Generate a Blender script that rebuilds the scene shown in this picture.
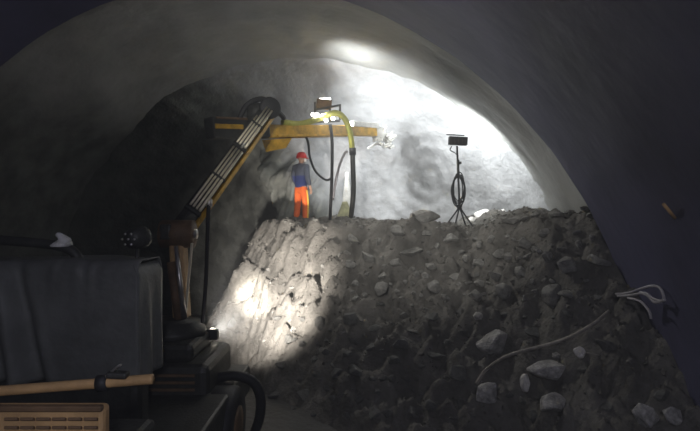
import bpy, bmesh, math, random
from mathutils import Vector, Matrix, noise, Quaternion

random.seed(7)
scene = bpy.context.scene
for o in list(bpy.data.objects):
    bpy.data.objects.remove(o)
COL = scene.collection

# ------------------------------------------------------------------ camera
CAM_Z = 3.1
FPX = 510.0
TH = math.atan(117 / FPX)            # the tunnel axis (+Y) vanishes right of the picture's middle
CT, ST = math.cos(TH), math.sin(TH)

def W(cx, d, z):
    """metres right of the camera, metres ahead, height above the tunnel floor -> world"""
    return Vector((cx * CT - d * ST, cx * ST + d * CT, z))

def at(px, py, d):
    return W((px - 350) / FPX * d, d, CAM_Z - (py - 215.5) / FPX * d)

cam_data = bpy.data.cameras.new('camera')
cam_data.sensor_width = 36.0
cam_data.lens = 36.0 * FPX / 700.0
cam_data.clip_start = 0.05
cam = bpy.data.objects.new('camera', cam_data)
cam.location = (0, 0, CAM_Z)
cam.rotation_euler = (math.pi / 2, 0, TH)
COL.objects.link(cam)
scene.camera = cam

# ------------------------------------------------------------------ world and exposure
wd = bpy.data.worlds.new('world')
scene.world = wd
wd.use_nodes = True
wb = wd.node_tree.nodes['Background']
wb.inputs[0].default_value = (0.0, 0.0, 0.0, 1)       # no daylight gets this far in
wb.inputs[1].default_value = 0.0
hz_ = wd.node_tree.nodes.new('ShaderNodeVolumeScatter')  # cement dust hanging in the air
hz_.inputs['Color'].default_value = (0.93, 0.97, 1.0, 1)
hz_.inputs['Density'].default_value = 0.014
hz_.inputs['Anisotropy'].default_value = 0.25
wd.node_tree.links.new(hz_.outputs['Volume'], wd.node_tree.nodes['World Output'].inputs['Volume'])
vs = scene.view_settings
vs.view_transform = 'Standard'
vs.look = 'None'
vs.exposure = 0.6
vs.gamma = 1.0
vs.use_curve_mapping = False

def aim(o, target):
    o.rotation_euler = (Vector(target) - o.location).to_track_quat('-Z', 'Y').to_euler()

def spot(name, loc, target, watts, angle, blend=0.6, color=(1, 1, 1), size=0.08):
    l = bpy.data.lights.new(name, 'SPOT')
    l.energy = watts; l.spot_size = math.radians(angle); l.spot_blend = blend
    l.color = color; l.shadow_soft_size = size
    o = bpy.data.objects.new(name, l)
    o.location = loc
    COL.objects.link(o)
    aim(o, target)
    return o

# lamp positions (the lamp bodies that hold them are built further down)
LAMP_TRIPOD = at(457, 141, 11.0)
LAMP_BOOM = at(324, 103, 9 + 1.9 * 1.3)
LAMP_SLOPE = at(213, 333, 7.25)
LAMP_ROUND = at(137, 238, 5.2)
# tripod floodlight: turned away from us, at the right haunch of the vault and the face
spot('tripod_flood_light', LAMP_TRIPOD + W(0.05, 0.16, 0.03), at(478, 150, 13.6), 165, 172, 0.8, (0.95, 0.99, 1.0))
# boom floodlights: one up at the crown, one ahead at the face
spot('boom_crown_light', LAMP_BOOM + W(0.10, 0.06, 0.17), at(385, 60, 12.2), 140, 130, 1.0, (0.97, 0.99, 1.0))
spot('boom_face_light', LAMP_BOOM + W(0.10, 0.22, 0.0), at(425, 175, 14.3), 330, 140, 1.0, (0.96, 0.99, 1.0))
# the small lamps on the bracket look back over the slope and the arm
spot('boom_back_light', at(320, 112, 11.1), at(440, 262, 9.4), 340, 112, 1.0, (1.0, 0.98, 0.94), 0.10)
# work light low on the machine: rakes the left flank of the muck heap
spot('machine_work_light', LAMP_SLOPE, at(285, 285, 11.2), 3400, 64, 1.0, (1.0, 0.93, 0.86), 0.12)
spot('machine_work_beam', LAMP_SLOPE, at(257, 296, 11.4), 7500, 17, 1.0, (1.0, 0.94, 0.84), 0.05)
# unseen fill light above the camera, added to brighten boom, worker and crest
spot('front_fill_light', (-1.0, -0.5, 5.4), at(400, 180, 12.5), 1700, 42, 1.0, (1.0, 0.98, 0.93), 0.12)
# unseen fill light behind the camera, added for the near rocks and wall
tl = bpy.data.lights.new('rear_fill_light', 'POINT')
tl.energy = 150; tl.color = (0.86, 0.86, 1.0); tl.shadow_soft_size = 0.15
tlo = bpy.data.objects.new('rear_fill_light', tl); tlo.location = (0.6, -1.4, 4.1)
COL.objects.link(tlo)

# ------------------------------------------------------------------ materials
MATS = {}
def mat(name, col, rough=0.8, metal=0.0, vary=0.25, scale=6.0, bump=0.25, bscale=30.0, dark=None, emit=None, estr=0.0, spec=0.4):
    if name in MATS:
        return MATS[name]
    m = bpy.data.materials.new(name); m.use_nodes = True
    nt = m.node_tree; N = nt.nodes; L = nt.links
    b = N['Principled BSDF']
    b.inputs['Roughness'].default_value = rough
    b.inputs['Metallic'].default_value = metal
    b.inputs['Specular IOR Level'].default_value = spec
    tc = N.new('ShaderNodeTexCoord')
    nz = N.new('ShaderNodeTexNoise'); nz.inputs['Scale'].default_value = scale
    nz.inputs['Detail'].default_value = 6; nz.inputs['Roughness'].default_value = 0.62
    L.new(tc.outputs['Object'], nz.inputs['Vector'])
    rp = N.new('ShaderNodeValToRGB')
    d = dark if dark else tuple(c * (1 - vary) for c in col)
    rp.color_ramp.elements[0].position = 0.33; rp.color_ramp.elements[0].color = (*d, 1)
    rp.color_ramp.elements[1].position = 0.66; rp.color_ramp.elements[1].color = (*[min(1, c * (1 + vary * .4)) for c in col], 1)
    L.new(nz.outputs['Fac'], rp.inputs['Fac'])
    L.new(rp.outputs['Color'], b.inputs['Base Color'])
    if bump:
        n2 = N.new('ShaderNodeTexNoise'); n2.inputs['Scale'].default_value = bscale
        n2.inputs['Detail'].default_value = 5
        L.new(tc.outputs['Object'], n2.inputs['Vector'])
        bp = N.new('ShaderNodeBump'); bp.inputs['Strength'].default_value = bump; bp.inputs['Distance'].default_value = 0.05
        L.new(n2.outputs['Fac'], bp.inputs['Height'])
        L.new(bp.outputs['Normal'], b.inputs['Normal'])
    if emit:
        b.inputs['Emission Color'].default_value = (*emit, 1)
        b.inputs['Emission Strength'].default_value = estr
    MATS[name] = m
    return m

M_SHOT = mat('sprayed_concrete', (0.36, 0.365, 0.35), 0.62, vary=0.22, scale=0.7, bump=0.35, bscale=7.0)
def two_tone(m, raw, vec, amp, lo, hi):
    """mixes in raw with a ragged soft edge: bare buttress rock, elsewhere painted shade"""
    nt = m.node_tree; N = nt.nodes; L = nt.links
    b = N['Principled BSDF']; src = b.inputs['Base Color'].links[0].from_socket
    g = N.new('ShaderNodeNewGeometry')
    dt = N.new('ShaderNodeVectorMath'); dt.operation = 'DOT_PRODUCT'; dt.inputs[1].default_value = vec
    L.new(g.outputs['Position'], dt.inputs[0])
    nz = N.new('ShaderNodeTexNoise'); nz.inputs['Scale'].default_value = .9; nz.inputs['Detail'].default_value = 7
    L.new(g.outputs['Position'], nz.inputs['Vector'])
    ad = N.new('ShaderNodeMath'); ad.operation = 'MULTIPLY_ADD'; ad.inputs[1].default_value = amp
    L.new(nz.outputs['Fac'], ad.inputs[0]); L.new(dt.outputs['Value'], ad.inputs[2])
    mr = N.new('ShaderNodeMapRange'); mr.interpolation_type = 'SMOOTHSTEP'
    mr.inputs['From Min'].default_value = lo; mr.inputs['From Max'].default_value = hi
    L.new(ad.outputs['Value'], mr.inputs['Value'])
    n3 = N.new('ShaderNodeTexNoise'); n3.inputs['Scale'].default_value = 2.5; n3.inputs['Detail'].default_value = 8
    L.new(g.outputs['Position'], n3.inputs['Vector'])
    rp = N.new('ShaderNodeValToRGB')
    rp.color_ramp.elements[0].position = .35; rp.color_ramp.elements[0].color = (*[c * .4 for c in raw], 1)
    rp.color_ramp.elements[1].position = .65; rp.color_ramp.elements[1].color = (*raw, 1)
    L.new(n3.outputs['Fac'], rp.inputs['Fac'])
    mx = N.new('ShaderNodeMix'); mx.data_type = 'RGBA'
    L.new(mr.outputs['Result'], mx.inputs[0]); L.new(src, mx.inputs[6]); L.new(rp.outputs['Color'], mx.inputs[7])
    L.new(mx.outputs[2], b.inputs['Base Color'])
two_tone(M_SHOT, (0.15, 0.155, 0.14), (-.55, 0, -.8), 2.0, .2, 2.4)  # shade low on the left of the vault, put into the colour
M_LINING = mat('dark_membrane', (0.088, 0.086, 0.165), 0.55, vary=0.3, scale=0.8, bump=0.3, bscale=3.0)
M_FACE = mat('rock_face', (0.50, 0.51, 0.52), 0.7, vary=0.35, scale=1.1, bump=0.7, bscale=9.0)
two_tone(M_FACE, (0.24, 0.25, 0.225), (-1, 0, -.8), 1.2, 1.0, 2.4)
two_tone(M_FACE, (0.09, 0.095, 0.085), (-1, 0, -.8), .5, 3.0, 3.35)  # far left of the face: shade painted as a darker tone
M_MUCK = mat('muck', (0.16, 0.153, 0.138), 0.95, vary=0.45, scale=2.0, bump=0.8, bscale=14.0, spec=.12)
M_FLOOR = mat('wet_ground', (0.06, 0.058, 0.055), 0.6, vary=0.4, scale=2.0, bump=0.6, bscale=10.0)
M_ROCK = mat('grey_rock', (0.30, 0.295, 0.275), 0.9, vary=0.4, scale=5.0, bump=0.6, bscale=25.0, spec=.15)
M_ROCK_LIT = mat('lit_grey_rock', (0.50, 0.49, 0.47), 0.85, vary=0.5, scale=6.0, bump=0.7, bscale=22.0, spec=.2)  # grey rock lightened: light on the near cluster put into the colour
M_ROCKD = mat('dark_shaded_rock', (0.15, 0.15, 0.14), 0.85, vary=0.4, scale=5.0, bump=0.6, bscale=25.0)  # on the lower slope this darker tone stands in for shade
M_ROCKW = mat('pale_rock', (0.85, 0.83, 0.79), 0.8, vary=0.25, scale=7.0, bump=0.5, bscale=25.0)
M_YELLOW = mat('yellow_paint', (0.62, 0.36, 0.035), 0.45, vary=0.45, scale=5.0, bump=0.1)
M_LIME = mat('lime_hose', (0.42, 0.42, 0.07), 0.5, vary=0.35, scale=6.0, bump=0.15)
M_STEEL = mat('bright_steel', (0.62, 0.60, 0.56), 0.35, 0.85, vary=0.2, scale=8.0, bump=0.05)
M_CREAM = mat('cream_pipe', (0.72, 0.66, 0.50), 0.4, 0.2, vary=0.2, scale=8.0, bump=0.05)
M_DARKST = mat('dark_steel', (0.055, 0.056, 0.05), 0.5, 0.3, vary=0.4, scale=7.0, bump=0.15)
M_BROWN = mat('dusty_brown_paint', (0.17, 0.105, 0.055), 0.6, vary=0.45, scale=5.0, bump=0.15)
M_TAN = mat('dusty_tan_paint', (0.52, 0.33, 0.15), 0.55, vary=0.3, scale=5.0, bump=0.1)
M_RUBBER = mat('black_rubber', (0.025, 0.025, 0.026), 0.6, vary=0.2, scale=10.0, bump=0.1)
M_TARP = mat('grey_tarpaulin', (0.15, 0.155, 0.145), 0.55, vary=0.3, scale=2.5, bump=0.2, bscale=12.0)
M_WHITE = mat('cement_white', (0.82, 0.82, 0.78), 0.7, vary=0.2, scale=9.0, bump=0.4)
M_LAMP = mat('lit_lens', (0.9, 0.9, 0.9), 0.3, bump=0, emit=(1, 0.98, 0.94), estr=9.0)
M_LAMPW = mat('warm_lit_lens', (0.9, 0.9, 0.9), 0.3, bump=0, emit=(1, 0.9, 0.74), estr=9.0)
M_SKIN = mat('skin', (0.50, 0.30, 0.21), 0.6, vary=0.1, bump=0)
M_RED = mat('red_plastic', (0.62, 0.035, 0.03), 0.4, vary=0.1, bump=0)
M_JACKET = mat('blue_cloth', (0.035, 0.05, 0.16), 0.9, vary=0.25, bump=0.15)
M_YOKE = mat('grey_cloth', (0.085, 0.095, 0.125), 0.9, vary=0.2, bump=0.15)
M_ORANGE = mat('orange_cloth', (0.80, 0.15, 0.03), 0.85, vary=0.2, bump=0.15)
M_STRIPE = mat('yellow_band', (0.85, 0.52, 0.08), 0.7, vary=0.1, bump=0)
M_WIRE = mat('pale_wire', (0.42, 0.40, 0.42), 0.6, vary=0.3, bump=0.1)
M_RUST = mat('rusty_steel', (0.40, 0.37, 0.33), 0.7, 0.4, vary=0.4, scale=9.0, bump=0.2)

# ------------------------------------------------------------------ mesh helpers
WORLD_LOC = {}
def link(name, me, m, parent=None, smooth=True, recentre=True):
    if m is not None:
        me.materials.clear(); me.materials.append(m)
    if recentre and len(me.vertices):
        xs = [v.co for v in me.vertices]
        c = Vector([(min(v[i] for v in xs) + max(v[i] for v in xs)) / 2 for i in range(3)])
        me.transform(Matrix.Translation(-c))
    else:
        c = Vector((0, 0, 0))
    if smooth:
        me.polygons.foreach_set('use_smooth', [True] * len(me.polygons))
    me.update()
    o = bpy.data.objects.new(name, me)
    COL.objects.link(o)
    WORLD_LOC[o.name] = c.copy()
    if parent is not None:
        o.parent = parent
        o.location = c - WORLD_LOC[parent.name]
    else:
        o.location = c
    return o

def thing(name, label, cat, loc, group=None):
    o = bpy.data.objects.new(name, None)
    o.empty_display_size = 0.2
    COL.objects.link(o)
    o.location = loc
    WORLD_LOC[o.name] = Vector(loc)
    return tag(o, label, cat, group)

def tag(o, label, cat, group=None):
    o['label'] = label; o['category'] = cat
    if group: o['group'] = group
    return o

def structure(o):
    o['kind'] = 'structure'
    return o

class MB:
    """collects shapes, in world coordinates, for ONE mesh"""
    def __init__(s): s.v = []; s.f = []
    def add(s, vs, fs):
        n = len(s.v); s.v += [Vector(v) for v in vs]; s.f += [[i + n for i in f] for f in fs]
        return s
    def box(s, c, size, rot=None, bevel=0.012):
        bm = bmesh.new(); bmesh.ops.create_cube(bm, size=1)
        for v in bm.verts: v.co = Vector((v.co.x * size[0], v.co.y * size[1], v.co.z * size[2]))
        if bevel:
            bmesh.ops.bevel(bm, geom=bm.edges[:], offset=min(bevel, min(size) * .3), segments=2, affect='EDGES', profile=.5)
        R = rot if rot is not None else Matrix.Identity(3)
        bm.verts.index_update()
        vs = [R @ v.co + Vector(c) for v in bm.verts]
        fs = [[v.index for v in f.verts] for f in bm.faces]
        bm.free()
        return s.add(vs, fs)
    def bar(s, a, b, w, h, up=(0, 0, 1), bevel=0.012):
        """box from a to b, w wide, h high"""
        a, b = Vector(a), Vector(b)
        y = (b - a).normalized(); x = y.cross(Vector(up)).normalized(); z = x.cross(y)
        R = Matrix((x, y, z)).transposed()
        return s.box((a + b) / 2, (w, (b - a).length, h), R, bevel)
    def tube(s, pts, r, n=10, smooth=0, cap=True):
        P = [Vector(p) for p in pts]
        rr = list(r) if isinstance(r, (list, tuple)) else [r] * len(P)
        if smooth:
            Q = []; qr = []
            for i in range(len(P) - 1):
                p0 = P[max(i - 1, 0)]; p1 = P[i]; p2 = P[i + 1]; p3 = P[min(i + 2, len(P) - 1)]
                for k in range(smooth):
                    t = k / smooth
                    Q.append(0.5 * ((2 * p1) + (p2 - p0) * t + (2 * p0 - 5 * p1 + 4 * p2 - p3) * t * t + (3 * p1 - p0 - 3 * p2 + p3) * t ** 3))
                    qr.append(rr[i] * (1 - t) + rr[i + 1] * t)
            Q.append(P[-1]); qr.append(rr[-1]); P, rr = Q, qr
        vs = []; fs = []
        nrm = None
        for i, p in enumerate(P):
            t = (P[min(i + 1, len(P) - 1)] - P[max(i - 1, 0)]).normalized()
            if nrm is None:
                nrm = t.orthogonal().normalized()
            nrm = (nrm - t * nrm.dot(t)).normalized()
            b = t.cross(nrm)
            for k in range(n):
                a = 2 * math.pi * k / n
                vs.append(p + (nrm * math.cos(a) + b * math.sin(a)) * rr[i])
        for i in range(len(P) - 1):
            for k in range(n):
                fs.append([i * n + k, i * n + (k + 1) % n, (i + 1) * n + (k + 1) % n, (i + 1) * n + k])
        if cap:
            fs.append(list(range(n))[::-1]); fs.append([(len(P) - 1) * n + k for k in range(n)])
        return s.add(vs, fs)
    def lathe(s, prof, c, axis=(0, 0, 1), n=20):
        q = Vector((0, 0, 1)).rotation_difference(Vector(axis)).to_matrix()
        vs = []; fs = []
        for r, z in prof:
            for k in range(n):
                a = 2 * math.pi * k / n
                vs.append(q @ Vector((r * math.cos(a), r * math.sin(a), z)) + Vector(c))
        for i in range(len(prof) - 1):
            for k in range(n):
                fs.append([i * n + k, i * n + (k + 1) % n, (i + 1) * n + (k + 1) % n, (i + 1) * n + k])
        fs.append(list(range(n))[::-1]); fs.append([(len(prof) - 1) * n + k for k in range(n)])
        return s.add(vs, fs)
    def mesh(s, name):
        me = bpy.data.meshes.new(name)
        me.from_pydata([tuple(v) for v in s.v], [], s.f)
        me.validate(); me.update()
        return me
    def build(s, name, m, parent=None, smooth=False):
        o = link(name, s.mesh(name), m, parent, smooth)
        if smooth == 'auto':
            pass
        return o

def fbm(p, octv=4, lac=2.1, gain=0.5):
    a = 1; t = 0; q = Vector(p)
    for _ in range(octv):
        t += a * noise.noise(q); q = q * lac + Vector((3.1, 1.7, 5.3)); a *= gain
    return t

def sstep(a, b, x):
    t = max(0, min(1, (x - a) / (b - a)))
    return t * t * (3 - 2 * t)

def lerp_table(tab, x):
    if x <= tab[0][0]: return tab[0][1]
    for (x0, y0), (x1, y1) in zip(tab, tab[1:]):
        if x <= x1:
            return y0 + (y1 - y0) * (x - x0) / (x1 - x0)
    return tab[-1][1]

# ------------------------------------------------------------------ the tunnel
AX, AZ = -4.42, 0.07          # tunnel axis
R_IN, R_OUT = 6.8, 7.12       # finished lining, sprayed vault beyond it
Y_RIM, Y_FACE = 7.5, 14.6

def arch_grid(name, m, y0, y1, ny, na, rfun, a0=-4, a1=184):
    vs = []; fs = []
    for j in range(ny + 1):
        y = y0 + (y1 - y0) * j / ny
        for i in range(na + 1):
            a = math.radians(a0 + (a1 - a0) * i / na)
            r, dy = rfun(a, y)
            vs.append((AX + r * math.cos(a), y + dy, AZ + r * math.sin(a)))
    for j in range(ny):
        for i in range(na):
            k = j * (na + 1) + i
            fs.append([k, k + 1, k + na + 2, k + na + 1])
    me = bpy.data.meshes.new(name); me.from_pydata(vs, [], fs)
    return structure(link(name, me, m, None, True, False))

def r_lining(a, y):
    p = Vector((math.cos(a) * 6.8, y, math.sin(a) * 6.8))
    k = sstep(Y_RIM, Y_RIM - .6, y)
    return R_IN + 0.02 * noise.noise(p * .9) * k + 0.012 * noise.noise(p * 2.7), 0
arch_grid('wall_near', M_LINING, -8.0, Y_RIM, 60, 120, r_lining)

def rim_fun(a, t):
    p = Vector((math.cos(a) * 6.8, Y_RIM, math.sin(a) * 6.8))
    return R_IN + 0.012 * noise.noise(p * 2.7) + (R_OUT + .25 - R_IN) * t, Y_RIM + .001 - t
arch_grid('trim_1', M_LINING, 0.0, 1.0, 2, 120, rim_fun)

def r_vault(a, y):
    p = Vector((math.cos(a) * 7, y, math.sin(a) * 7))
    r = R_OUT
    # sprayed advance by advance: each round leaves a soft step and a slightly full belly
    r -= 0.05 * sstep(9.2, 9.9, y + .15 * noise.noise(p * .5))
    r -= 0.07 * sstep(11.2, 11.9, y + .25 * noise.noise(p * .6))
    r += 0.06 * sstep(11.9, 13.0, y)
    r += 0.07 * fbm(p * .45, 3) + 0.022 * fbm(p * 1.7, 3)
    # unsprayed rock low on the right next to the face
    raw = sstep(11.6, 12.6, y) * sstep(math.radians(58), math.radians(36), a)
    r += raw * (0.22 * fbm(p * 2.2, 4) + 0.12 * abs(noise.noise(p * 5)))
    return r, 0
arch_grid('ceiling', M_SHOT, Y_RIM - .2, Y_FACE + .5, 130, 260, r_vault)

# the face: grid over x and z, y from relief
def face_y(x, z):
    p = Vector((x, 3.0, z))
    rr = math.hypot(x - AX, z - AZ) / 7.0
    y = Y_FACE - 2.4 * max(0, (rr - .62) / .38) ** 2.2
    y += 0.22 * fbm(p * .55, 3) + 0.05 * fbm(p * 2.4, 3)
    # rings left by the circling nozzle
    c = SWIRL
    r = math.hypot(x - c.x, z - c.z)
    y -= 0.035 * math.sin(r * 17 + 1.5 * noise.noise(p * 1.3)) * sstep(1.9, .5, r)
    # raw rock buttress standing proud at the left
    bx = BUT_A.x + (BUT_B.x - BUT_A.x) * (z - BUT_A.z) / (BUT_B.z - BUT_A.z)
    inside = sstep(-.05, .10, x - bx + .06 * noise.noise(p * 3)) * sstep(2.1, 1.2, x - bx) * sstep(5.2, 4.3, z + .3 * noise.noise(p))
    streak = fbm(Vector(((x - .3 * z) * 3.0, 0, z * .8)), 4)
    y -= inside * (1.15 + .40 * streak)
    return y
SWIRL = at(428, 180, 14.3)
BUT_A, BUT_B = at(243, 180, 13.2), at(264, 230, 13.2)
vs = []; fs = []; idx = {}
NX, NZ = 300, 180
x0, x1, z0, z1 = AX - 7.3, AX + 7.3, -.3, 7.35
for j in range(NZ + 1):
    for i in range(NX + 1):
        x = x0 + (x1 - x0) * i / NX; z = z0 + (z1 - z0) * j / NZ
        if math.hypot(x - AX, z - AZ) < 7.36:
            idx[i, j] = len(vs); vs.append((x, face_y(x, z), z))
for j in range(NZ):
    for i in range(NX):
        q = [(i, j), (i + 1, j), (i + 1, j + 1), (i, j + 1)]
        if all(k in idx for k in q):
            fs.append([idx[k] for k in q])
me = bpy.data.meshes.new('wall_far'); me.from_pydata(vs, [], fs)
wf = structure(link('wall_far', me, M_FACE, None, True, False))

# floor
vs = []; fs = []
NX, NY = 80, 110
for j in range(NY + 1):
    for i in range(NX + 1):
        x = AX - 7.2 + 14.4 * i / NX; y = -8 + 23 * j / NY
        vs.append((x, y, 0.06 * fbm(Vector((x, y, 0)) * .6, 3) - .05))
for j in range(NY):
    for i in range(NX):
        k = j * (NX + 1) + i
        fs.append([k, k + 1, k + NX + 2, k + NX + 1])
me = bpy.data.meshes.new('floor'); me.from_pydata(vs, [], fs)
structure(link('floor', me, M_FLOOR, None, True, False))

# ------------------------------------------------------------------ the muck heap / upper bench
CREST = [(-2.2, 12.6), (-1.7, 12.1), (-.6, 11.0), (0, 10.5), (1.2, 10.2), (2.26, 10.0), (3.0, 8.4), (3.6, 7.4), (5, 7.0)]
TOE = [(-3.9, 11.6), (-2.2, 9.8), (-1.0, 8.2), (0, 7.0), (2, 5.2), (2.8, 3.6), (5, 3.0)]
TOP = [(-2.4, 2.92), (-1.2, 3.0), (0, 3.0), (1.4, 2.93), (2.3, 2.84), (2.75, 2.86), (3.1, 3.04), (3.5, 3.20), (4.2, 3.05)]
def heap(cx, d, detail=True):
    dc = lerp_table(CREST, cx); dt = lerp_table(TOE, cx)
    top = lerp_table(TOP, cx)
    p = Vector((cx, d, 0.0))
    w = 0.30 * fbm(p * .7, 3)
    # front slope
    t = (d + w - dt) / (dc - dt)
    if t >= 1: z = top
    elif t <= 0: z = -.3
    else: z = -.3 + (top + .3) * (t ** 1.05)
    # left flank: steep slabs, from the crest edge out to the toe
    el = -2.02 - .10 * (d - 12.4) + .14 * noise.noise(p * 1.4)
    fl = -3.82 - .10 * (d - 12.0)
    s = (cx - fl) / (el - fl)
    if s < 1:
        zl = -.4 + (top + .4) * max(0, s) ** .92
        z = min(z, zl)
    # right flank drops beside the lining
    if d < 8.6:
        lim = 3.52 + .10 * noise.noise(p * 2)
        if cx > lim: z -= 1.6 * sstep(0, 1.2, cx - lim)
    if detail:
        amp = sstep(-.2, .5, z) * (1 if s >= 1 else .55 + .45 * max(0, s) ** 4)
        p3 = Vector((cx, d, z * .9))
        flat = 1 - .62 * sstep(dc - .6, dc + .4, d)
        z += amp * flat * (0.26 * fbm(p3 * 1.3, 3) + 0.20 * fbm(p3 * 3.3 + Vector((7, 1, 2)), 3))
        # broken slabs: cellular relief
        q = p3 * 2.6
        dd, pts = noise.voronoi(q)
        z += amp * flat * (0.17 * (dd[1] - dd[0]) - .10)
        dd, pts = noise.voronoi(p3 * 6.5)
        z += amp * flat * 0.045 * (dd[1] - dd[0])
    return z
vs = []; fs = []
NI, ND = 270, 300
ca, cb, da, db = -4.6, 5.0, 3.2, 15.2
for j in range(ND + 1):
    for i in range(NI + 1):
        cx = ca + (cb - ca) * i / NI; d = da + (db - da) * j / ND
        vs.append(tuple(W(cx, d, heap(cx, d))))
zmin = -.2
for j in range(ND):
    for i in range(NI):
        k = j * (NI + 1) + i
        q = [k, k + 1, k + NI + 2, k + NI + 1]
        if max(vs[a][2] for a in q) > zmin:
            fs.append(q)
me = bpy.data.meshes.new('floor_bench'); me.from_pydata(vs, [], fs)
bench = structure(link('floor_bench', me, M_MUCK, None, True, False))

# ------------------------------------------------------------------ rocks
def hull(seed, n=15, flat=1.0, bev=.06):
    rnd = random.Random(seed)
    bm = bmesh.new()
    for _ in range(n):
        v = Vector((rnd.gauss(0, 1), rnd.gauss(0, 1), rnd.gauss(0, 1))).normalized() * rnd.uniform(.42, .56)
        v.z *= flat
        bm.verts.new(v)
    r = bmesh.ops.convex_hull(bm, input=bm.verts[:])
    bmesh.ops.delete(bm, geom=[g for g in set(r['geom_interior'] + r['geom_unused']) if isinstance(g, bmesh.types.BMVert)], context='VERTS')
    bmesh.ops.dissolve_limit(bm, angle_limit=.3, verts=bm.verts[:], edges=bm.edges[:])
    if bev:
        bmesh.ops.bevel(bm, geom=bm.edges[:], offset=bev, segments=1, affect='EDGES')
    bmesh.ops.triangulate(bm, faces=bm.faces[:])
    me = bpy.data.meshes.new('rock')
    bm.to_mesh(me); bm.free()
    return me
ROCKS = [hull(100 + k, 13 + k % 5, (.55, .8, .65, 1.0)[k % 4], .035) for k in range(10)]
ROCK_BY_MAT = {}
def rock_mesh(k, m):
    if (k, m.name) not in ROCK_BY_MAT:
        me = ROCKS[k].copy(); me.materials.clear(); me.materials.append(m)
        ROCK_BY_MAT[k, m.name] = me
    return ROCK_BY_MAT[k, m.name]

PLACED = []
def free(p, s):
    return all((p - q).length > .52 * (s + r) for q, r in PLACED)
def rock(loc, size, m, label, group=None, k=None, rot=None, name='rock'):
    k = random.randrange(10) if k is None else k
    o = bpy.data.objects.new(name, rock_mesh(k, m))
    COL.objects.link(o)
    o.location = loc
    PLACED.append((Vector(loc), max(size) if isinstance(size, (tuple, list)) else size))
    o.scale = size if isinstance(size, (tuple, list)) else (size * random.uniform(.8, 1.2), size * random.uniform(.8, 1.2), size * random.uniform(.7, 1))
    o.rotation_euler = rot if rot is not None else (random.uniform(-.5, .5), random.uniform(-.5, .5), random.uniform(0, 6.28))
    tag(o, label, 'rock', group)
    return o

def on_heap(px, py, d0=3.2, d1=14.0):
    """where the sight line of a pixel meets the heap"""
    d = d0
    while d < d1:
        p = at(px, py, d)
        if p.z <= heap((px - 350) / FPX * d, d): return p, d
        d += .02
    return at(px, py, d1), d1

# rocks one can pick out
def named_rock(px, py, w, h, m, label, k, rz=0., name='rock', d=None, group=None, tilt=0.0):
    p, dd = on_heap(px, py + h / 2 - 1) if d is None else (at(px, py + h / 2, d), d)
    sx, sz = w / FPX * dd / .92, h / FPX * dd / (.92 * (.55, .8, .65, 1.0)[k % 4])
    return rock((p.x, p.y, p.z + h / FPX * dd * .38), (sx, sx * .8, sz), m, label, group, k, (tilt, 0, TH + rz), name)
named_rock(424, 216, 34, 17, M_ROCK, 'grey boulder on the crest left of the tripod lamp', 1, .2, 'boulder', d=10.5)
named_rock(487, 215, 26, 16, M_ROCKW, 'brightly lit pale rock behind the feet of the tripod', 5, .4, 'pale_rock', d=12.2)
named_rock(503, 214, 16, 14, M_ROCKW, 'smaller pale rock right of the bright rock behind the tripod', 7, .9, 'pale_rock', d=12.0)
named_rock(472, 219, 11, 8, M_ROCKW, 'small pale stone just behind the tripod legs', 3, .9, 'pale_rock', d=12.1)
named_rock(412, 252, 24, 9, M_ROCK, 'flat grey slab lying on the slope below the crest boulder', 0, -.3, 'rock_slab', tilt=.25)
named_rock(548, 256, 13, 12, M_ROCK, 'lone lighter stone on the dark mound at the right', 9, .3)
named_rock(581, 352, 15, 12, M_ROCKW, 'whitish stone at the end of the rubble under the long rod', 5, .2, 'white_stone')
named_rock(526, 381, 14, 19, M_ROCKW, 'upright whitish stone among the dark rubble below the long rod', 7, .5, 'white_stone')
named_rock(558, 355, 12, 7, M_ROCK_LIT, 'small grey stone left of the whitish stone near the rod', 2, .2)
named_rock(478, 316, 13, 10, M_ROCK_LIT, 'grey stone at the left end of the dark rubble cluster', 3, 1.2)
named_rock(494, 340, 44, 26, M_ROCK_LIT, 'large rough rock above the lower end of the long rod', 6, .4, 'boulder')
named_rock(548, 368, 46, 20, M_ROCK_LIT, 'long low rock between the two whitish stones', 4, -.2, 'boulder')
named_rock(488, 391, 30, 24, M_ROCK_LIT, 'rough rock at the lower end of the long rod', 1, .8, 'boulder')
named_rock(560, 403, 40, 22, M_ROCK_LIT, 'rough rock lowest in the rubble below the upright whitish stone', 8, .3, 'boulder')
named_rock(646, 413, 26, 24, M_ROCK_LIT, 'lit knobbly rock at the lower right corner', 9, .1, 'boulder')
named_rock(672, 414, 24, 18, M_ROCK_LIT, 'grey rock at the lower right edge of the picture', 5, .7, 'boulder')
named_rock(662, 395, 20, 12, M_ROCKD, 'small dark rock topmost of the three at the lower right', 6, .3, 'boulder')
named_rock(242, 383, 22, 18, M_ROCK, 'pale grey rock framed by the hose loop of the machine', 7, .3, 'boulder', d=10.6)
named_rock(234, 407, 26, 13, M_ROCK, 'grey stone below the hose loop of the machine', 4, .1, 'rock', d=8.6)
named_rock(232, 322, 12, 12, M_ROCKD, 'dark wedge of rock left of the bright patch on the flank', 6, .2)

for q in range(9):      # keep the bed of the long rod free
    PLACED.append((on_heap(479 + 16 * q, 379 - 8.4 * q)[0], .12))
# angular rubble along the crest at the right
for i in range(40):
    px = 505 + 96 * (i + random.random()) / 40
    py = lerp_table([(505, 221), (530, 213), (560, 209), (585, 208), (602, 216)], px) + random.uniform(-1, 4)
    p, dd = on_heap(px, py + 3)
    s = random.uniform(.12, .26)
    if not free(p, s * 1.2): continue
    rock(p + Vector((0, 0, s * .2)), (s * 1.4, s, s * .8), M_ROCK, 'angular grey chunk of rubble along the right end of the crest', 'chunks along the right crest')

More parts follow.
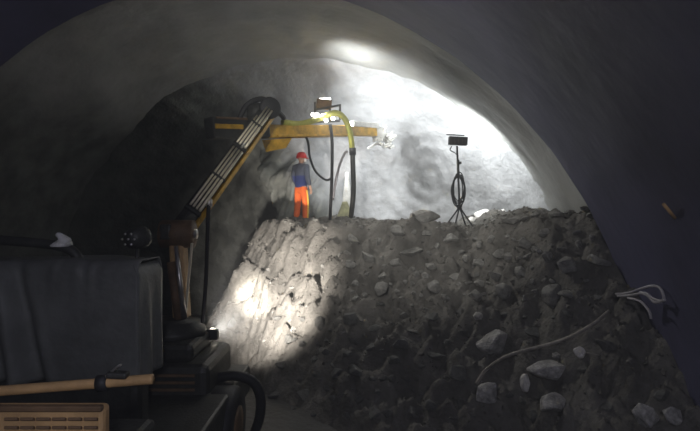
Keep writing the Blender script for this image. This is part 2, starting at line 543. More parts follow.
zones = [
    (110, (345, 600), (232, 300), M_ROCK, (.12, .40), 'grey rock on the upper front slope', 'rocks on the upper front slope'),
    (28, (225, 345), (232, 345), M_ROCK, (.06, .18), 'dusty rock on the lit left flank', 'rocks on the lit left flank'),
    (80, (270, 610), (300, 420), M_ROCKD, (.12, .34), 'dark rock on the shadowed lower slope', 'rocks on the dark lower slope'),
    (36, (275, 520), (219, 230), M_ROCK, (.07, .20), 'grey loose stone along the crest', 'stones along the crest'),
]
PLACES = {      # nearest landmark on either side of a picture column
    'rocks on the upper front slope': ('below the hanging hoses', 'below or right of the tripod lamp', 440),
    'rocks on the lit left flank': ('near the bright patch', 'right of the bright patch', 285),
    'rocks on the dark lower slope': ('left of the long rod', 'around or beyond the long rod', 470),
    'stones along the crest': ('near the worker and hoses', 'near the tripod lamp', 390),
}
for n, xr, yr, m, sr, label, group in zones:
    for _ in range(n):
        px = random.uniform(*xr); py = random.uniform(*yr)
        p, dd = on_heap(px, py)
        if dd > 13.8: continue
        s = sr[0] + (sr[1] - sr[0]) * random.random() ** 2
        for _try in range(12):
            if free(p, s): break
            px = random.uniform(*xr); py = random.uniform(*yr); p, dd = on_heap(px, py)
        else: continue
        size = 'small' if s < sr[0] + .25 * (sr[1] - sr[0]) else ('large' if s > sr[0] + .65 * (sr[1] - sr[0]) else 'medium')
        place = PLACES[group][0 if px < PLACES[group][2] else 1]
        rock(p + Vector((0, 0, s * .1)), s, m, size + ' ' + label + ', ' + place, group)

# small rubble nobody could count: one mesh
mb = MB()
chips = [[(tuple(v.co)) for v in r.vertices] for r in [hull(300 + k, 9, .7, 0) for k in range(5)]]
chipf = [[list(p.vertices) for p in r.polygons] for r in [hull(300 + k, 9, .7, 0) for k in range(5)]]
cnt = 0
while cnt < 4200:
    cx = random.uniform(-3.3, 4.6); d = random.uniform(5.0, 13.2)
    z = heap(cx, d)
    if z < .25: continue
    cnt += 1
    k = random.randrange(5); s = .03 + .07 * random.random() ** 2
    q = Quaternion(Vector((random.gauss(0, 1), random.gauss(0, 1), random.gauss(0, 1))).normalized(), random.uniform(0, 6.28)).to_matrix() * s
    c = W(cx, d, z + s * .1)
    mb.add([q @ Vector(v) * 1.0 + c for v in chips[k]], chipf[k])
ob = mb.build('rubble', M_MUCK, bench)
ob['kind'] = 'stuff'; ob['label'] = 'small loose rubble strewn over the heap'

# ------------------------------------------------------------------ the spraying machine
mach = thing('shotcrete_machine', 'yellow concrete spraying machine with long folding boom at the left', 'machine', W(-2.6, 5.6, 0))
ROTC = Matrix.Rotation(TH, 3, 'Z')      # box axes along the machine = along the view
def cbox(cx0, cx1, d0, d1, z0, z1, bevel=.03, mb=None):
    mb = mb or MB()
    return mb.box(W((cx0 + cx1) / 2, (d0 + d1) / 2, (z0 + z1) / 2), (cx1 - cx0, d1 - d0, z1 - z0), ROTC, bevel)

cbox(-3.7, -1.45, 2.6, 7.4, .55, .95, .04).build('chassis', M_DARKST, mach)
for cx in (-3.75, -1.55):
    for d in (3.4, 6.3):
        t = MB().lathe([(.30, -.17), (.46, -.17), (.50, -.12), (.50, .12), (.46, .17), (.30, .17)], W(cx, d, .48), W(1, 0, 0), 28).build('wheel', M_RUBBER, mach, True)
        MB().lathe([(.10, -.19), (.26, -.18), (.28, -.10), (.28, .10), (.26, .18), (.10, .19)], W(cx, d, .48), W(1, 0, 0), 20).build('wheel_hub', M_BROWN, t, True)
# body under the tarpaulin
cbox(-4.6, -2.07, 5.0, 5.32, .95, 2.58, .08).build('hopper', M_DARKST, mach)
# rear hood with louvres
cbox(-3.1, -1.25, 2.52, 3.3, .95, 1.80, .04).build('engine_block', M_DARKST, mach)
hood = cbox(-3.1, -1.17, 2.42, 2.50, .95, 2.19, .03).build('engine_hood', M_TAN, mach)
for i in range(6):
    for j in range(2):
        c = W(-1.60 + i * .075, 2.415, 2.135 - j * .04)
        MB().box(c, (.062, .03, .014), ROTC @ Matrix.Rotation(-.5, 3, 'X'), .003).build('louvre', M_BROWN, hood)
cbox(-3.1, -1.175, 2.405, 2.44, 2.17, 2.20, .008).build('hood_edge', M_BROWN, hood)
# handrail with clamp
rail = MB().tube([at(-70, 397, 2.62), at(0, 391, 2.62), at(103, 383, 2.62), at(140, 380, 2.62), at(153, 379, 2.62)], .026, 14, 4).build('handrail', M_TAN, mach, True)
a, b = at(98, 383.5, 2.62), at(108, 382.5, 2.62)
MB().tube([a, b], .042, 16).build('clamp', M_RUBBER, rail, True)
MB().bar(at(105, 378, 2.62), at(120, 365, 2.60), .03, .012).build('clamp_lever', M_STEEL, rail)
MB().bar(at(108, 374, 2.6), at(128, 375, 2.6), .06, .03).build('clamp_plate', M_DARKST, rail)
for px in (-40,):
    MB().tube([at(px, 390 - (px + 40) * .066, 2.63), Vector(at(px, 384, 2.7).xy.to_3d()) + Vector((0, 0, 2.05 if px < 0 else .9))], .02, 10).build('rail_post', M_BROWN, mach, True)

# turret
tur = MB()
tc = W(-2.42, 6.75, 0)
cbox(-3.15, -1.70, 6.1, 7.35, .80, 1.30, .09, tur)
tur.build('turret_base', M_DARKST, mach)
tp = MB(); cbox(-2.95, -1.95, 6.3, 7.3, 1.28, 1.50, .06, tp); tp.build('turret_deck', M_DARKST, mach)
for i in range(3):
    z = 1.02 + i * .085
    MB().bar(W(-3.0, 6.08, z), W(-1.85, 6.08, z), .03, .035).build('ribbed_edge', M_BROWN, mach)
MB().lathe([(.42, 0), (.42, .10), (.34, .14), (.34, .20)], W(-2.38, 6.9, 1.48), (0, 0, 1), 26).build('slewing_ring', M_DARKST, mach, True)
# hose loop right of the turret
MB().tube([W(-1.72, 6.6, 1.00), W(-1.50, 6.6, 1.03), W(-1.27, 6.62, .95), W(-1.17, 6.66, .72), W(-1.2, 6.7, .40), W(-1.35, 6.75, .04)], .065, 14, 6).build('hose_loop', M_RUBBER, mach, True)

# lower column
c0, c1 = at(183, 335, 7.2), at(178, 236, 7.2)
col = MB().bar(c0, c1, .20, .24, W(0, 1, 0), .03).build('lower_arm', M_TAN, mach)
MB().bar(at(192, 243, 7.05), at(185, 318, 7.05), .035, .03, W(0, 1, 0)).build('edge_plate', M_CREAM, col)
MB().tube([at(176, 246, 6.98), at(184, 318, 7.0)], [.028, .045], 12).build('cylinder_rod', M_STEEL, col, True)
MB().tube([at(171, 262, 7.0), at(180, 328, 7.0)], .06, 12).build('cylinder_barrel', M_BROWN, col, True)
ft = MB().box(at(184, 328, 7.1), (.19, .16, .20), ROTC, .02).build('foot_bracket', M_CREAM, mach)
MB().lathe([(.05, -.16), (.05, .16)], at(184, 326, 7.1), W(1, 0, 0), 14).build('foot_pin', M_DARKST, ft, True)
# knuckle between column and arm
kn = MB().lathe([(.10, -.24), (.20, -.22), (.20, .22), (.10, .24)], at(178, 234, 7.2), W(1, 0, 0), 20).build('knuckle', M_BROWN, mach, True)
MB().lathe([(.07, -.27), (.07, .27)], at(178, 234, 7.2), W(1, 0, 0), 14).build('knuckle_pin', M_STEEL, kn, True)
MB().box(at(167, 232, 7.1), (.16, .2, .22), ROTC, .03).build('valve_block', M_DARKST, kn)
# main arm
A0, A1 = at(180, 228, 7.25), at(266, 111, 9.5)
ax = (A1 - A0).normalized()
side = ax.cross(Vector((0, 0, 1))).normalized(); up = side.cross(ax).normalized()
arm = MB().bar(A0 - ax * .1, A1, .17, .23, (0, 0, 1), .03).build('main_arm', M_DARKST, mach)
MB().bar(A0 - up * .13 + side * .07, A1 - up * .13 + side * .07, .11, .08).build('arm_flange', M_YELLOW, arm)
# the tubes lie along the side of the arm that is towards us
vdir = (Vector((0, 0, CAM_Z)) - (A0 + A1) / 2).normalized()
face_n = (vdir - ax * vdir.dot(ax)).normalized()
lat = ax.cross(face_n).normalized()
if lat.x > 0: lat = -lat             # lat points up-left in the picture
for i, off in enumerate((-.082, -.027, .028, .078)):
    L = (A1 - A0).length
    for t0, t1 in ((.10, .56), (.60, .97)):
        if i == 3 and t0 > .5: t1 = .86
        p = A0 + lat * off + face_n * .165
        MB().tube([p + ax * L * t0, p + ax * L * t1], .018 if i else .024, 10).build('hydraulic_pipe', M_CREAM, arm, True)
for t in (.08, .33, .58, .80):
    p = A0 + ax * L * t + face_n * .158
    MB().bar(p - lat * .13, p + lat * .13, .05, .06, face_n).build('pipe_clamp', M_DARKST, arm)
for t in (.58, .60):
    MB().lathe([(.02, -.02), (.022, .03)], A0 + ax * L * t - lat * .03 + face_n * .20, face_n, 8).build('pipe_fitting', M_STEEL, arm, True)
MB().tube([at(236, 162, 8.5), at(214, 185, 8.0), at(196, 212, 7.6), at(188, 232, 7.3)], .045, 10, 5).build('arm_hose', M_RUBBER, arm, True)
# hanging hose and its valve
hh = MB().tube([at(216, 180, 7.9), at(210, 192, 7.7), at(208, 220, 7.6), at(206, 280, 7.6), at(202, 330, 7.5), at(200, 350, 7.3)], .030, 12, 5).build('hanging_hose', M_RUBBER, mach, True)
MB().lathe([(.03, 0), (.05, .03), (.05, .12), (.03, .15)], at(209, 208, 7.65), (0, 0, 1), 12).build('hose_coupling', M_STEEL, hh, True)
def mt(px, py, d): return at(px, py, 9 + (d - 9) * 1.3)
# elbow
el = MB().lathe([(.08, -.21), (.21, -.18), (.21, .18), (.08, .21)], mt(258, 114, 9.45), W(1, .2, 0), 22).build('elbow', M_DARKST, mach, True)
MB().lathe([(.16, -.05), (.20, -.03), (.20, .03), (.16, .05)], mt(270, 108, 9.3), W(.5, -1, 0), 20).build('hose_ring', M_RUBBER, el, True)
MB().tube([mt(236, 128, 9.3), mt(246, 106, 9.3), mt(262, 99, 9.4), mt(272, 106, 9.6), mt(284, 118, 9.9)], .05, 10, 6).build('elbow_hose', M_RUBBER, el, True)
# telescopic beam: dark housing at the tail, yellow beam, inner beam at the tip
B0, B1 = mt(211, 127, 9.0), mt(374, 132, 12.0)
bx_ = (B1 - B0).normalized()
def bp(t): return B0 + (B1 - B0) * t
hs = MB().bar(bp(-.01) + Vector((0, 0, -.02)), bp(.26), .28, .38, (0, 0, 1), .04).build('tail_housing', M_DARKST, mach)
bn = Vector((bx_.y, -bx_.x, 0)).normalized()
if bn.dot(vdir) < 0: bn = -bn
MB().bar(bp(-.005) + bn * .155, bp(.12) + bn * .155, .04, .085).build('warning_strip', M_YELLOW, hs)
MB().bar(bp(0) + bn * .145 + Vector((0, 0, .15)), bp(.2) + bn * .145 + Vector((0, 0, .15)), .04, .04).build('housing_rib', M_BROWN, hs)
beam = MB().bar(bp(.24) - Vector((0, 0, .06)), bp(.78), .24, .26, (0, 0, 1), .02).build('beam', M_YELLOW, mach)
MB().bar(bp(.30) + bn * .13 - Vector((0, 0, .15)), bp(.76) + bn * .13 - Vector((0, 0, .10)), .05, .05).build('beam_rib', M_YELLOW, beam)
MB().bar(bp(.77) , bp(1.0) , .20, .22, (0, 0, 1), .015).build('inner_beam', M_YELLOW, mach)
MB().bar(bp(.80) + Vector((0, 0, .17)), bp(1.01) + Vector((0, 0, .15)), .24, .13, (0, 0, 1), .02).build('beam_cover', M_WHITE, mach)
# gusset under the beam by the elbow
MB().add([mt(262, 140, 9.7), mt(292, 138, 10.1), mt(286, 148, 10.0), mt(266, 152, 9.75),
          mt(262, 140, 9.9), mt(292, 138, 10.3), mt(286, 148, 10.2), mt(266, 152, 9.95)],
         [[0, 1, 2, 3], [7, 6, 5, 4], [0, 4, 5, 1], [1, 5, 6, 2], [2, 6, 7, 3], [3, 7, 4, 0]]).build('gusset', M_YELLOW, beam)
# lime coloured feed hose: along the beam, over and down
fh = MB().tube([mt(283, 122, 9.95), mt(300, 124, 10.3), mt(318, 119, 10.6), mt(334, 113, 10.75), mt(344, 118, 10.8), mt(350, 132, 10.8), mt(352.5, 152, 10.8)],
               [.062, .066, .066, .066, .064, .062, .062], 16, 7).build('feed_hose', M_LIME, mach, True)
MB().tube([mt(352.5, 150, 10.8), mt(353, 166, 10.8), mt(353.5, 190, 10.85), mt(352, 208, 10.9), mt(350, 224, 11.0)], .056, 14, 5).build('hose_sleeve', M_DARKST, fh, True)
MB().tube([mt(352.5, 148, 10.8), mt(352.7, 155, 10.8)], .076, 16).build('hose_clamp', M_RUBBER, fh, True)
# black hoses under the beam
MB().tube([mt(330, 124, 10.7), mt(332, 140, 10.75), mt(332, 170, 10.8), mt(331, 198, 10.9), mt(330, 220, 11.1)], .036, 12, 5).build('drop_hose', M_RUBBER, mach, True)
MB().tube([mt(303, 132, 10.4), mt(308, 142, 10.5), mt(310, 158, 10.7), mt(316, 172, 10.8), mt(326, 180, 10.85), mt(331, 178, 10.85)], .026, 10, 6).build('loop_hose', M_RUBBER, mach, True)
# lamp bracket and floodlights on the beam
br = MB()
for a, b in (((315, 123), (315, 102)), ((330, 121), (330, 109)), ((340, 120), (340, 105)), ((314, 110), (341, 105)), ((315, 122), (340, 121))):
    br.bar(mt(*a, 10.85), mt(*b, 10.85), .045, .045, W(0, 1, 0), .008)
brk = br.build('lamp_bracket', M_DARKST, mach)
fl = MB().box(LAMP_BOOM + Vector((0, 0, -.03)), (.34, .12, .22), ROTC @ Matrix.Rotation(.12, 3, 'Y'), .02).build('floodlight', M_BROWN, mach)
MB().box(LAMP_BOOM + Vector((0, 0, .075)) + W(0.0, 0, 0), (.30, .11, .05), ROTC @ Matrix.Rotation(-.08, 3, 'Y'), .012).build('crown_lens', M_LAMP, fl)
MB().box(LAMP_BOOM + W(0.0, .07, -.03), (.28, .03, .16), ROTC, .01).build('face_lens', M_LAMP, fl)
for px, py in ((313, 114.5), (317, 114.5), (326, 120.5), (333, 118.5)):
    MB().lathe([(.035, -.02), (.045, .0), (.03, .03)], mt(px, py, 10.62), W(.2, -1, .3), 12).build('marker_lamp', M_LAMP, brk, True)
# spray head: cement-crusted nozzle assembly at the tip
hd = MB().lathe([(.06, -.16), (.15, -.14), (.16, .1), (.10, .16)], mt(379, 134, 12.1), W(1, .3, -.2), 18).build('spray_head', M_WHITE, mach, True)
MB().lathe([(.10, 0), (.085, .2), (.05, .42), (.04, .5)], mt(384, 137, 12.15), W(.5, 1, -.35), 14).build('nozzle', M_WHITE, hd, True)
rn = random.Random(3)
for k in range(26):
    p = mt(372 + rn.random() * 22, 130 + rn.random() * 17, 12.05 + rn.uniform(-.1, .1))
    q = Matrix.Rotation(TH + rn.uniform(-.6, .6), 3, 'Z') @ Matrix.Rotation(rn.uniform(-1.1, .2), 3, 'Y')
    MB().box(p, (rn.uniform(.14, .30), rn.uniform(.05, .1), rn.uniform(.04, .09)), q, .02).build('cement_crust', M_WHITE, hd)
# work light at the foot of the boom
wl = MB().box(LAMP_SLOPE - (at(262, 296, 11.4) - LAMP_SLOPE).normalized() * .10, (.20, .12, .14), ROTC, .02).build('work_light', M_DARKST, mach)
dirv = (at(262, 296, 11.4) - LAMP_SLOPE).normalized()
MB().lathe([(.06, -.03), (.075, -.015), (.05, -.005)], LAMP_SLOPE - dirv * .01, dirv, 16).build('work_lens', M_LAMPW, wl, True)
MB().tube([LAMP_SLOPE - dirv * .1 - Vector((0, 0, .05)), W(-2.02, 7.1, 1.42)], .02, 8).build('light_bracket', M_DARKST, wl, True)
# round lamp on the far side of the machine and pipe across the hopper
rd = (at(330, 205, 11.5) - LAMP_ROUND).normalized()
rl = MB().lathe([(.05, -.12), (.10, -.08), (.115, .05), (.115, .09)], LAMP_ROUND, rd, 20).build('round_lamp', M_DARKST, mach, True)
MB().lathe([(.10, 0), (.10, .012), (.05, .02)], LAMP_ROUND + rd * .09, rd, 20).build('round_lens', M_STEEL, rl, True)
for k in range(7):
    a = k * math.pi / 3
    r = 0 if k == 6 else .06
    MB().lathe([(.010, 0), (.013, .008), (.008, .014)], LAMP_ROUND - rd * .09 + W(0, -.06, 0) + W(r * math.cos(a), 0, r * math.sin(a)), W(.1, -1, .05), 8).build('rivet', M_STEEL, rl, True)
MB().tube([LAMP_ROUND - Vector((0, 0, .1)), LAMP_ROUND - Vector((0, 0, .36))], .02, 8).build('lamp_post', M_DARKST, mach, True)
MB().tube([at(-60, 238, 5.15), at(0, 240, 5.15), at(64, 247, 5.15), at(80, 262, 5.15)], .05, 12, 5).build('roof_pipe', M_DARKST, mach, True)

# ------------------------------------------------------------------ tarpaulin over the hopper
def tarp():
    prof = []          # (d, z) around the hopper, front hem to back hem
    for t in (i / 20 for i in range(21)): prof.append((4.84, 1.50 + t * 1.04))
    for i in range(1, 9):
        a = i / 8 * math.pi / 2
        prof.append((4.96 - .12 * math.cos(a), 2.54 + .13 * math.sin(a)))
    for i in range(1, 8): prof.append((4.96 + i * .06, 2.67))
    for i in range(1, 9): prof.append((5.44, 2.67 - i * .08))
    nx = 90
    xs = [-4.7 + (-2.01 + 4.7) * i / nx for i in range(nx + 1)]
    vs = []; fs = []
    for i, cx in enumerate(xs):
        for j, (d, z) in enumerate(prof):
            p = Vector((cx, d, z))
            hang = sstep(2.6, 1.7, z)
            w = .03 * noise.noise(Vector((cx * 2.2, z * .7, 1))) * (.3 + hang)
            # puckers where the cover is tied over the edge
            k = math.exp(-((cx + 2.62) / .28) ** 2) * sstep(2.2, 2.6, z)
            w += .035 * k * noise.noise(Vector((cx * 14, z * 3, 4)))
            # deep folds at the left
            lf = sstep(-2.95, -3.2, cx + .25 * (z - 2.3))
            w += lf * .10 * math.sin(cx * 17 + z * 3.2 + 1.2 * noise.noise(p * 2))
            vs.append(tuple(W(cx, d - w if d < 4.97 else d, z + .015 * noise.noise(p * 3) + .012 * k)))
    m_ = len(prof)
    for i in range(nx):
        for j in range(m_ - 1):
            fs.append([i * m_ + j, (i + 1) * m_ + j, (i + 1) * m_ + j + 1, i * m_ + j + 1])
    base = len(vs)
    for i in range(13):
        for j in range(25):
            d = 4.83 + .62 * i / 12; z = 1.5 + 1.13 * j / 24
            cx = -2.0 + .02 * math.sin(d * 21 + z) * sstep(2.6, 2.0, z) - .05 * sstep(2.5, 2.66, z)
            vs.append(tuple(W(cx, d, z)))
    for i in range(12):
        for j in range(24):
            k = base + i * 25 + j
            fs.append([k, k + 25, k + 26, k + 1])
    me = bpy.data.meshes.new('tarpaulin'); me.from_pydata(vs, [], fs)
    o = link('tarpaulin', me, M_TARP, None, True)
    so = o.modifiers.new('thickness', 'SOLIDIFY'); so.thickness = .012
    return tag(o, 'dark grey tarpaulin draped over the body of the machine at the left', 'tarpaulin')
tarp()
rg = MB()
rr = random.Random(5)
c = at(61, 243.5, 5.1)
pr = []
for j in range(9):
    for i in range(14):
        a = 2 * math.pi * i / 14; t = j / 8
        r = (.075 * (1 - t) ** .7 + .012) * (1 + .5 * noise.noise(Vector((math.cos(a) * 1.4, math.sin(a) * 1.4, t * 3))))
        pr.append(Vector((r * math.cos(a) * 1.1, r * math.sin(a), t * .14 - .03)) + c + W(.03 * math.sin(t * 4), 0, 0))
ff = [[j * 14 + i, j * 14 + (i + 1) % 14, (j + 1) * 14 + (i + 1) % 14, (j + 1) * 14 + i] for j in range(8) for i in range(14)]
ff += [list(range(14))[::-1], [8 * 14 + i for i in range(14)]]
tag(rg.add(pr, ff).build('rag', M_WHITE, None, True), 'small crumpled pale rag lying on the pipe above the tarpaulin', 'rag')

# ------------------------------------------------------------------ tripod work lamp
TB = at(459, 222, 11.0)
tri = thing('tripod_lamp', 'black floodlight on a thin tripod stand on the crest of the heap', 'lamp', TB)
hub = at(459.5, 207, 11.0)
MB().tube([hub, at(457, 146, 11.0)], .022, 12).build('pole', M_RUBBER, tri, True)
MB().tube([at(458.3, 178, 11.0), at(458, 160, 11.0)], .030, 12).build('pole_sleeve', M_DARKST, tri, True)
MB().box(at(459, 163, 11.0), (.10, .05, .06), ROTC, .01).build('clamp_knob', M_RUBBER, tri)
MB().lathe([(.03, -.05), (.05, -.03), (.05, .04), (.03, .06)], hub, (0, 0, 1), 14).build('hub', M_RUBBER, tri, True)
for px, d, py in ((446.5, 10.9, 224), (474, 10.9, 224.5), (454, 11.35, 223), (467, 11.3, 223)):
    cxl = (px - 350) / FPX * d
    f = W(cxl, d, min(heap(cxl, d) - .01, at(px, py, d).z))
    lg = MB().tube([hub, f], .017, 10).build('leg', M_RUBBER, tri, True)
    MB().tube([f + Vector((0, 0, .05)), f - Vector((0, 0, .01))], .026, 10).build('foot', M_RUBBER, lg, True)
hdir = W(.6, 1, .12).normalized()
hx = hdir.cross(Vector((0, 0, 1))).normalized(); hz = hx.cross(hdir)
RH = Matrix((hx, hdir, hz)).transposed()
hd_ = MB().box(LAMP_TRIPOD + W(.02, 0, 0), (.40, .14, .18), ROTC @ Matrix.Rotation(.05, 3, 'Y'), .015).build('lamp_head', M_RUBBER, tri)
MB().box(LAMP_TRIPOD + W(.02, .075, 0), (.36, .02, .15), ROTC @ Matrix.Rotation(.05, 3, 'Y'), .005).build('lens', M_LAMP, hd_)
MB().box(LAMP_TRIPOD + W(-.03, .02, .13), (.36, .20, .025), ROTC @ Matrix.Rotation(.05, 3, 'Y') @ Matrix.Rotation(.15, 3, 'X'), .008).build('visor', M_RUBBER, hd_)
for i in range(5):
    MB().box(LAMP_TRIPOD + W(-.14 + i * .08, -.078, 0), (.012, .02, .15), ROTC, .003).build('cooling_fin', M_DARKST, hd_)
MB().tube([at(452, 146, 10.95), at(450, 150, 10.95), at(455, 153, 10.98), at(457.5, 156, 11)], .010, 8, 5).build('lamp_cord', M_RUBBER, tri, True)
# cable coil hung on the stand
rc = random.Random(11)
for k in range(7):
    pts = []
    rx = (6.6 + rc.uniform(-1.5, 1.3)) / FPX * 11; rz = (14.5 + rc.uniform(-2.5, 4)) / FPX * 11
    c = at(458.3 + rc.uniform(-.8, .8), 189 + rc.uniform(-1, 3), 10.93 + rc.uniform(-.02, .02))
    for i in range(29):
        a = 2 * math.pi * i / 28
        pts.append(c + W(rx * math.cos(a), .04 * math.sin(2 * a + k), rz * math.sin(a)))
    co = MB().tube(pts, .012, 8, 0, False).build('cable_turn', M_RUBBER, tri, True)

# ------------------------------------------------------------------ things standing by the face
tag(MB().tube([at(333, 200, 12.0), at(336, 180, 11.9), at(340, 164, 11.8), at(345, 153, 11.7), at(348, 152, 11.7)], .03, 12, 5).build('air_pipe', M_WIRE, None, True),
    'pale grey bent pipe standing between the two hanging hoses', 'pipe')
def sack(c, w, h, name, m, label, cat):
    vs = []; fs = []
    n, k = 16, 10
    for j in range(k + 1):
        t = j / k
        for i in range(n):
            a = 2 * math.pi * i / n
            r = w / 2 * (1 - .75 * t ** 1.4) * (1 + .16 * noise.noise(Vector((math.cos(a) * 1.5, math.sin(a) * 1.5, t * 2.5))))
            vs.append(c + W(r * math.cos(a), r * .6 * math.sin(a), h * t - .03))
    for j in range(k):
        for i in range(n):
            fs.append([j * n + i, j * n + (i + 1) % n, (j + 1) * n + (i + 1) % n, (j + 1) * n + i])
    fs += [list(range(n))[::-1], [k * n + i for i in range(n)]]
    return tag(MB().add(vs, fs).build(name, m, None, True), label, cat)
d_ = 12.2
M_PALEBAG = mat('pale_green_sack', (0.50, 0.50, 0.30), 0.8, vary=.35, scale=8)
sack(W(-5 / FPX * d_, d_, heap(-5 / FPX * d_, d_)), .42, .50, 'sack', M_PALEBAG, 'pale yellowish sack at the foot of the lime hose', 'sack')
d_ = 12.7
sack(W(-3 / FPX * d_, d_, heap(-3 / FPX * d_, d_)), .30, 1.25, 'plastic_sheet', M_WHITE, 'narrow pale plastic sheet bunched upright behind the lime hose', 'sheet')

# ------------------------------------------------------------------ rod, wire and bolt at the right
def heap_pt(px, py): return on_heap(px, py)[0]
p0, p1 = on_heap(479, 379), on_heap(608, 312)
pts = [at(476, 384, p0[1] - .12), at(487, 369, p0[1] - .1), at(510, 355, (p0[1] * .72 + p1[1] * .28) - .2), at(560, 341, (p0[1] * .35 + p1[1] * .65) - .25), at(590, 326, p1[1] - .2), at(609, 311, p1[1] - .05)]
tag(MB().tube(pts, .022, 10, 6).build('steel_rod', M_RUST, None, True), 'long bent steel rod lying across the dark rubble', 'rod')
p2 = on_heap(588, 353)
tag(MB().tube([at(586, 353, p2[1] - .1), at(604, 356, p2[1] - .12)], .012, 8).build('iron_bar', M_RUST, None, True), 'thin short bar sticking out beside the whitish stone', 'bar')
dw = 6.3
def wat(x, y): return at(x, y, 6.1 - (x - 616) * .019)
wires = thing('bent_wire', 'tangle of pale bent wire sticking out by the right wall', 'wire', wat(622, 297))
for pts in ([(616, 294), (628, 293), (640, 289), (652, 286), (660, 288), (664, 297), (662, 301)],
            [(618, 296), (632, 295), (645, 293), (652, 298), (660, 301), (665, 300)],
            [(628, 298), (640, 301), (646, 307), (650, 313), (651, 319)],
            [(640, 292), (648, 296), (654, 302), (661, 302)]):
    MB().tube([wat(x, y) for i, (x, y) in enumerate(pts)], .014, 8, 5).build('strand', M_WIRE, wires, True)
tag(MB().tube([at(663.5, 204, 4.15), at(675, 218, 4.2)], .014, 10).build('rock_bolt', M_TAN, None, True), 'short pale bolt jutting from the dark right wall', 'bolt')

# ------------------------------------------------------------------ the worker
def skin_mesh(name, verts, edges, sub=2, root=0):
    me = bpy.data.meshes.new(name)
    me.from_pydata([v[0] for v in verts], edges, [])
    o = bpy.data.objects.new(name + '_tmp', me); COL.objects.link(o)
    sk = o.modifiers.new('s', 'SKIN'); sk.use_smooth_shade = True
    for i, v in enumerate(verts):
        r = v[1] if isinstance(v[1], tuple) else (v[1], v[1])
        me.skin_vertices[0].data[i].radius = r
        me.skin_vertices[0].data[i].use_root = (i == root)
    ss = o.modifiers.new('u', 'SUBSURF'); ss.levels = sub; ss.render_levels = sub
    dg = bpy.context.evaluated_depsgraph_get()
    out = bpy.data.meshes.new_from_object(o.evaluated_get(dg))
    bpy.data.objects.remove(o); bpy.data.meshes.remove(me)
    return out

PD = 12.9
PCX = (301 - 350) / FPX * PD
PZ = heap(PCX, PD) - .01
PM = Matrix.Translation(W(PCX, PD, PZ)) @ Matrix.Rotation(TH - math.radians(38), 4, 'Z')
per = thing('person', 'worker in red helmet, blue jacket and orange trousers standing with back turned', 'person', W(PCX, PD, PZ))
# local: x right, y forward, z up; 1.72 m
LF, RF = Vector((-.13, -.02, 0)), Vector((.15, .02, 0))
body_v = [((0, 0, .95), (.15, .11)), ((0, 0, 1.10), (.14, .10)), ((0, .0, 1.28), (.165, .115)), ((0, -.01, 1.42), (.13, .09)),
          ((0, .0, 1.50), .055), ((0, .02, 1.57), .05),
          ((-.18, -.01, 1.41), .062), ((-.25, -.02, 1.14), .045), ((-.22, .13, .93), .033), ((-.21, .16, .86), (.022, .036)),
          ((.18, -.01, 1.41), .062), ((.25, -.04, 1.13), .045), ((.25, .07, .90), .033), ((.25, .10, .83), (.022, .036)),
          ((-.095, 0, .88), .09), ((-.115, .01, .50), .06), ((-.13, -.03, .09), .042), ((-.14, .12, .035), .035),
          ((.095, 0, .88), .09), ((.125, .03, .50), .06), ((.15, 0, .09), .042), ((.19, .14, .035), .035)]
body_e = [(0, 1), (1, 2), (2, 3), (3, 4), (4, 5), (3, 6), (6, 7), (7, 8), (8, 9), (3, 10), (10, 11), (11, 12), (12, 13),
          (0, 14), (14, 15), (15, 16), (16, 17), (0, 18), (18, 19), (19, 20), (20, 21)]
for hnd, sx in ((9, -1), (13, 1)):
    p = Vector(body_v[hnd][0])
    for f, (oy, ln) in enumerate(((.028, .070), (.010, .080), (-.010, .074), (-.028, .058))):
        k = len(body_v)
        body_v.append((tuple(p + Vector((0, oy + .01, -.035))), .010))
        body_v.append((tuple(p + Vector((-.012 * sx, oy + .018, -.035 - ln * .55))), .009))
        body_v.append((tuple(p + Vector((-.035 * sx, oy + .02, -.035 - ln))), .0075))
        body_e += [(hnd, k), (k, k + 1), (k + 1, k + 2)]
    k = len(body_v)
    body_v.append((tuple(p + Vector((-.01 * sx, .045, .005))), .011))
    body_v.append((tuple(p + Vector((-.02 * sx, .062, -.035))), .009))
    body_e += [(hnd, k), (k, k + 1)]
bme = skin_mesh('body', body_v, body_e)
# head shaped into the same mesh
bm = bmesh.new(); bm.from_mesh(bme)
hb = bmesh.ops.create_uvsphere(bm, u_segments=22, v_segments=16, radius=1)
HR = Matrix.Rotation(math.radians(-28), 3, 'Z')        # head turned to the right
for v in hb['verts']:
    c = v.co.copy()
    q = Vector((c.x * .076, c.y * .095, c.z * .118))
    if c.z < 0: q.x *= 1 + .22 * c.z; q.y *= 1 + .12 * c.z
    if c.y > .75 and -.35 < c.z < .2 and abs(c.x) < .3: q.y += .022 * (1 - abs(c.x) / .3)       # nose
    if abs(abs(c.x) - .38) < .16 and -.02 < c.z < .25 and c.y > .6: q.y -= .008                  # eye sockets
    if abs(c.x) > .93 and abs(c.z) < .3: q.x *= 1.16                                              # ears
    if c.y > .7 and -.62 < c.z < -.48: q.y += .006                                                # lips
    v.co = HR @ q + Vector((0, .03, 1.625))
bm.to_mesh(bme); bm.free()
bme.transform(PM)
body = link('body', bme, M_SKIN, per)

def scaled(vs, f, add=0.0):
    return [(v[0], tuple(x * f + add for x in (v[1] if isinstance(v[1], tuple) else (v[1], v[1])))) for v in vs]
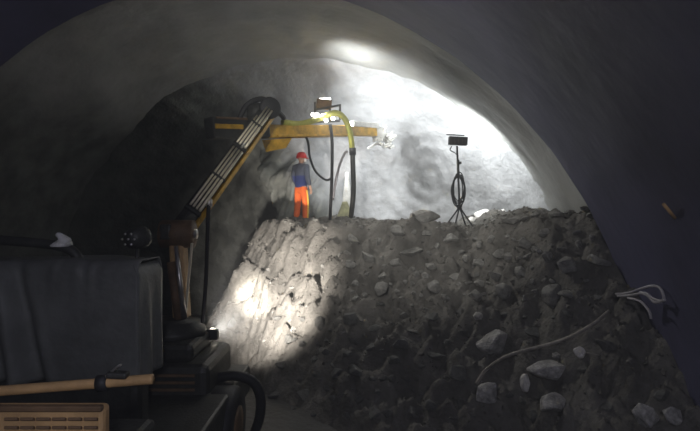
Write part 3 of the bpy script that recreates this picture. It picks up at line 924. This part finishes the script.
# jacket
jv = [((0, 0, .84), (.185, .145)), ((0, 0, 1.0), (.185, .145)), ((0, 0, 1.15), (.18, .14)), ((0, 0, 1.30), (.195, .145)), ((0, -.01, 1.43), (.15, .11)), ((0, 0, 1.50), .078),
      ((-.19, -.01, 1.41), .088), ((-.255, -.02, 1.14), .070), ((-.225, .12, .95), .054),
      ((.19, -.01, 1.41), .088), ((.255, -.04, 1.13), .070), ((.252, .06, .93), .054)]
je = [(0, 1), (1, 2), (2, 3), (3, 4), (4, 5), (4, 6), (6, 7), (7, 8), (4, 9), (9, 10), (10, 11)]
jme = skin_mesh('jacket', jv, je)
jme.materials.append(M_JACKET)
yoke = [1 if sum(jme.vertices[i].co.z for i in p.vertices) / len(p.vertices) > 1.20 or abs(p.center.x) > .23 else 0 for p in jme.polygons]
jme.transform(PM)
jk = link('jacket', jme, M_JACKET, per)
jme.materials.append(M_YOKE)
jme.polygons.foreach_set('material_index', yoke)
# trousers
tv = [((0, 0, .98), (.155, .125)), ((0, 0, .88), (.16, .13)), ((-.10, 0, .80), .105), ((-.12, .01, .50), .088), ((-.132, -.03, .14), .080), ((-.132, -.03, .07), .082),
      ((.10, 0, .80), .105), ((.13, .03, .50), .088), ((.152, 0, .14), .080), ((.152, 0, .07), .082)]
te = [(0, 1), (1, 2), (2, 3), (3, 4), (4, 5), (1, 6), (6, 7), (7, 8), (8, 9)]
tme = skin_mesh('trousers', tv, te)
tme.transform(PM)
tr = link('trousers', tme, M_ORANGE, per)
for sx in (-1, 1):
    xs = [(.198, .82, 0), (.212, .5, .03 if sx > 0 else .01), (.222, .12, 0 if sx > 0 else -.03)]
    pts = [PM @ Vector((sx * (x + (.005 if sx > 0 else -.012)), y, z)) for x, z, y in xs]
    s_ = MB().tube(pts, .022, 8, 5).build('side_stripe', M_STRIPE, tr, True)
# boots
for nm, bx0, by0 in (('l', -.135, -.03), ('r', .155, 0)):
    bv = [((bx0, by0 - .035, .05), .05), ((bx0, by0 + .05, .045), .05), ((bx0 + (.03 if nm == 'r' else -.01), by0 + .16, .04), .042), ((bx0, by0, .16), .055)]
    b_ = skin_mesh('boot', bv, [(0, 1), (1, 2), (0, 3)])
    b_.transform(PM)
    link('boot', b_, M_RUBBER, per)
# helmet
hm = MB()
prof = [(.126, -.01), (.125, .02), (.118, .06), (.10, .10), (.07, .127), (.035, .14), (.004, .143)]
hm.lathe(prof, (0, .02, 1.655), (0, 0, 1), 26)
for i, v in enumerate(hm.v):
    q = v - Vector((0, .02, 1.655))
    hm.v[i] = HR @ Vector((q.x * .92, q.y * 1.08, q.z)) + Vector((0, .02, 1.655))
hm.v = [PM @ v for v in hm.v]
he = hm.build('helmet', M_RED, per, True)
bv_ = MB(); ring = []
for rr_, zz in ((.120, .0), (1.0, -.012)):
    for i in range(26):
        a = 2 * math.pi * i / 26
        fr = max(0, math.sin(a)) ** 2
        r = .118 if rr_ < .5 else .138 + .045 * fr
        ring.append((HR @ Vector((r * math.cos(a) * .92, r * math.sin(a) * 1.08, zz)) + Vector((0, .02, 1.652))))
vs = ring + [v - Vector((0, 0, .008)) for v in ring]
n = 26
fs = []
for i in range(n):
    j = (i + 1) % n
    fs += [[i, n + i, n + j, j], [2 * n + i, 2 * n + j, 3 * n + j, 3 * n + i], [n + i, 3 * n + i, 3 * n + j, n + j], [i, j, 2 * n + j, 2 * n + i]]
bv_.add([PM @ v for v in vs], fs).build('brim', M_RED, he, True)
# face mask
mk = MB(); vs = []; fs = []
for j in range(6):
    for i in range(9):
        a = -1 + 2 * i / 8; b = -1 + 2 * j / 5
        x = math.sin(a * 1.25) * .085; y = math.cos(a * 1.25) * .098 + .022 * (1 - b * b) * (1 - a * a)
        vs.append(PM @ (HR @ Vector((x, y, b * .052 * (1 - .25 * a * a) - .045)) + Vector((0, .035, 1.625))))
for j in range(5):
    for i in range(8):
        k = j * 9 + i
        fs.append([k, k + 1, k + 10, k + 9])
mo = mk.add(vs, fs).build('face_mask', M_WHITE, per, True)
so = mo.modifiers.new('thickness', 'SOLIDIFY'); so.thickness = .006
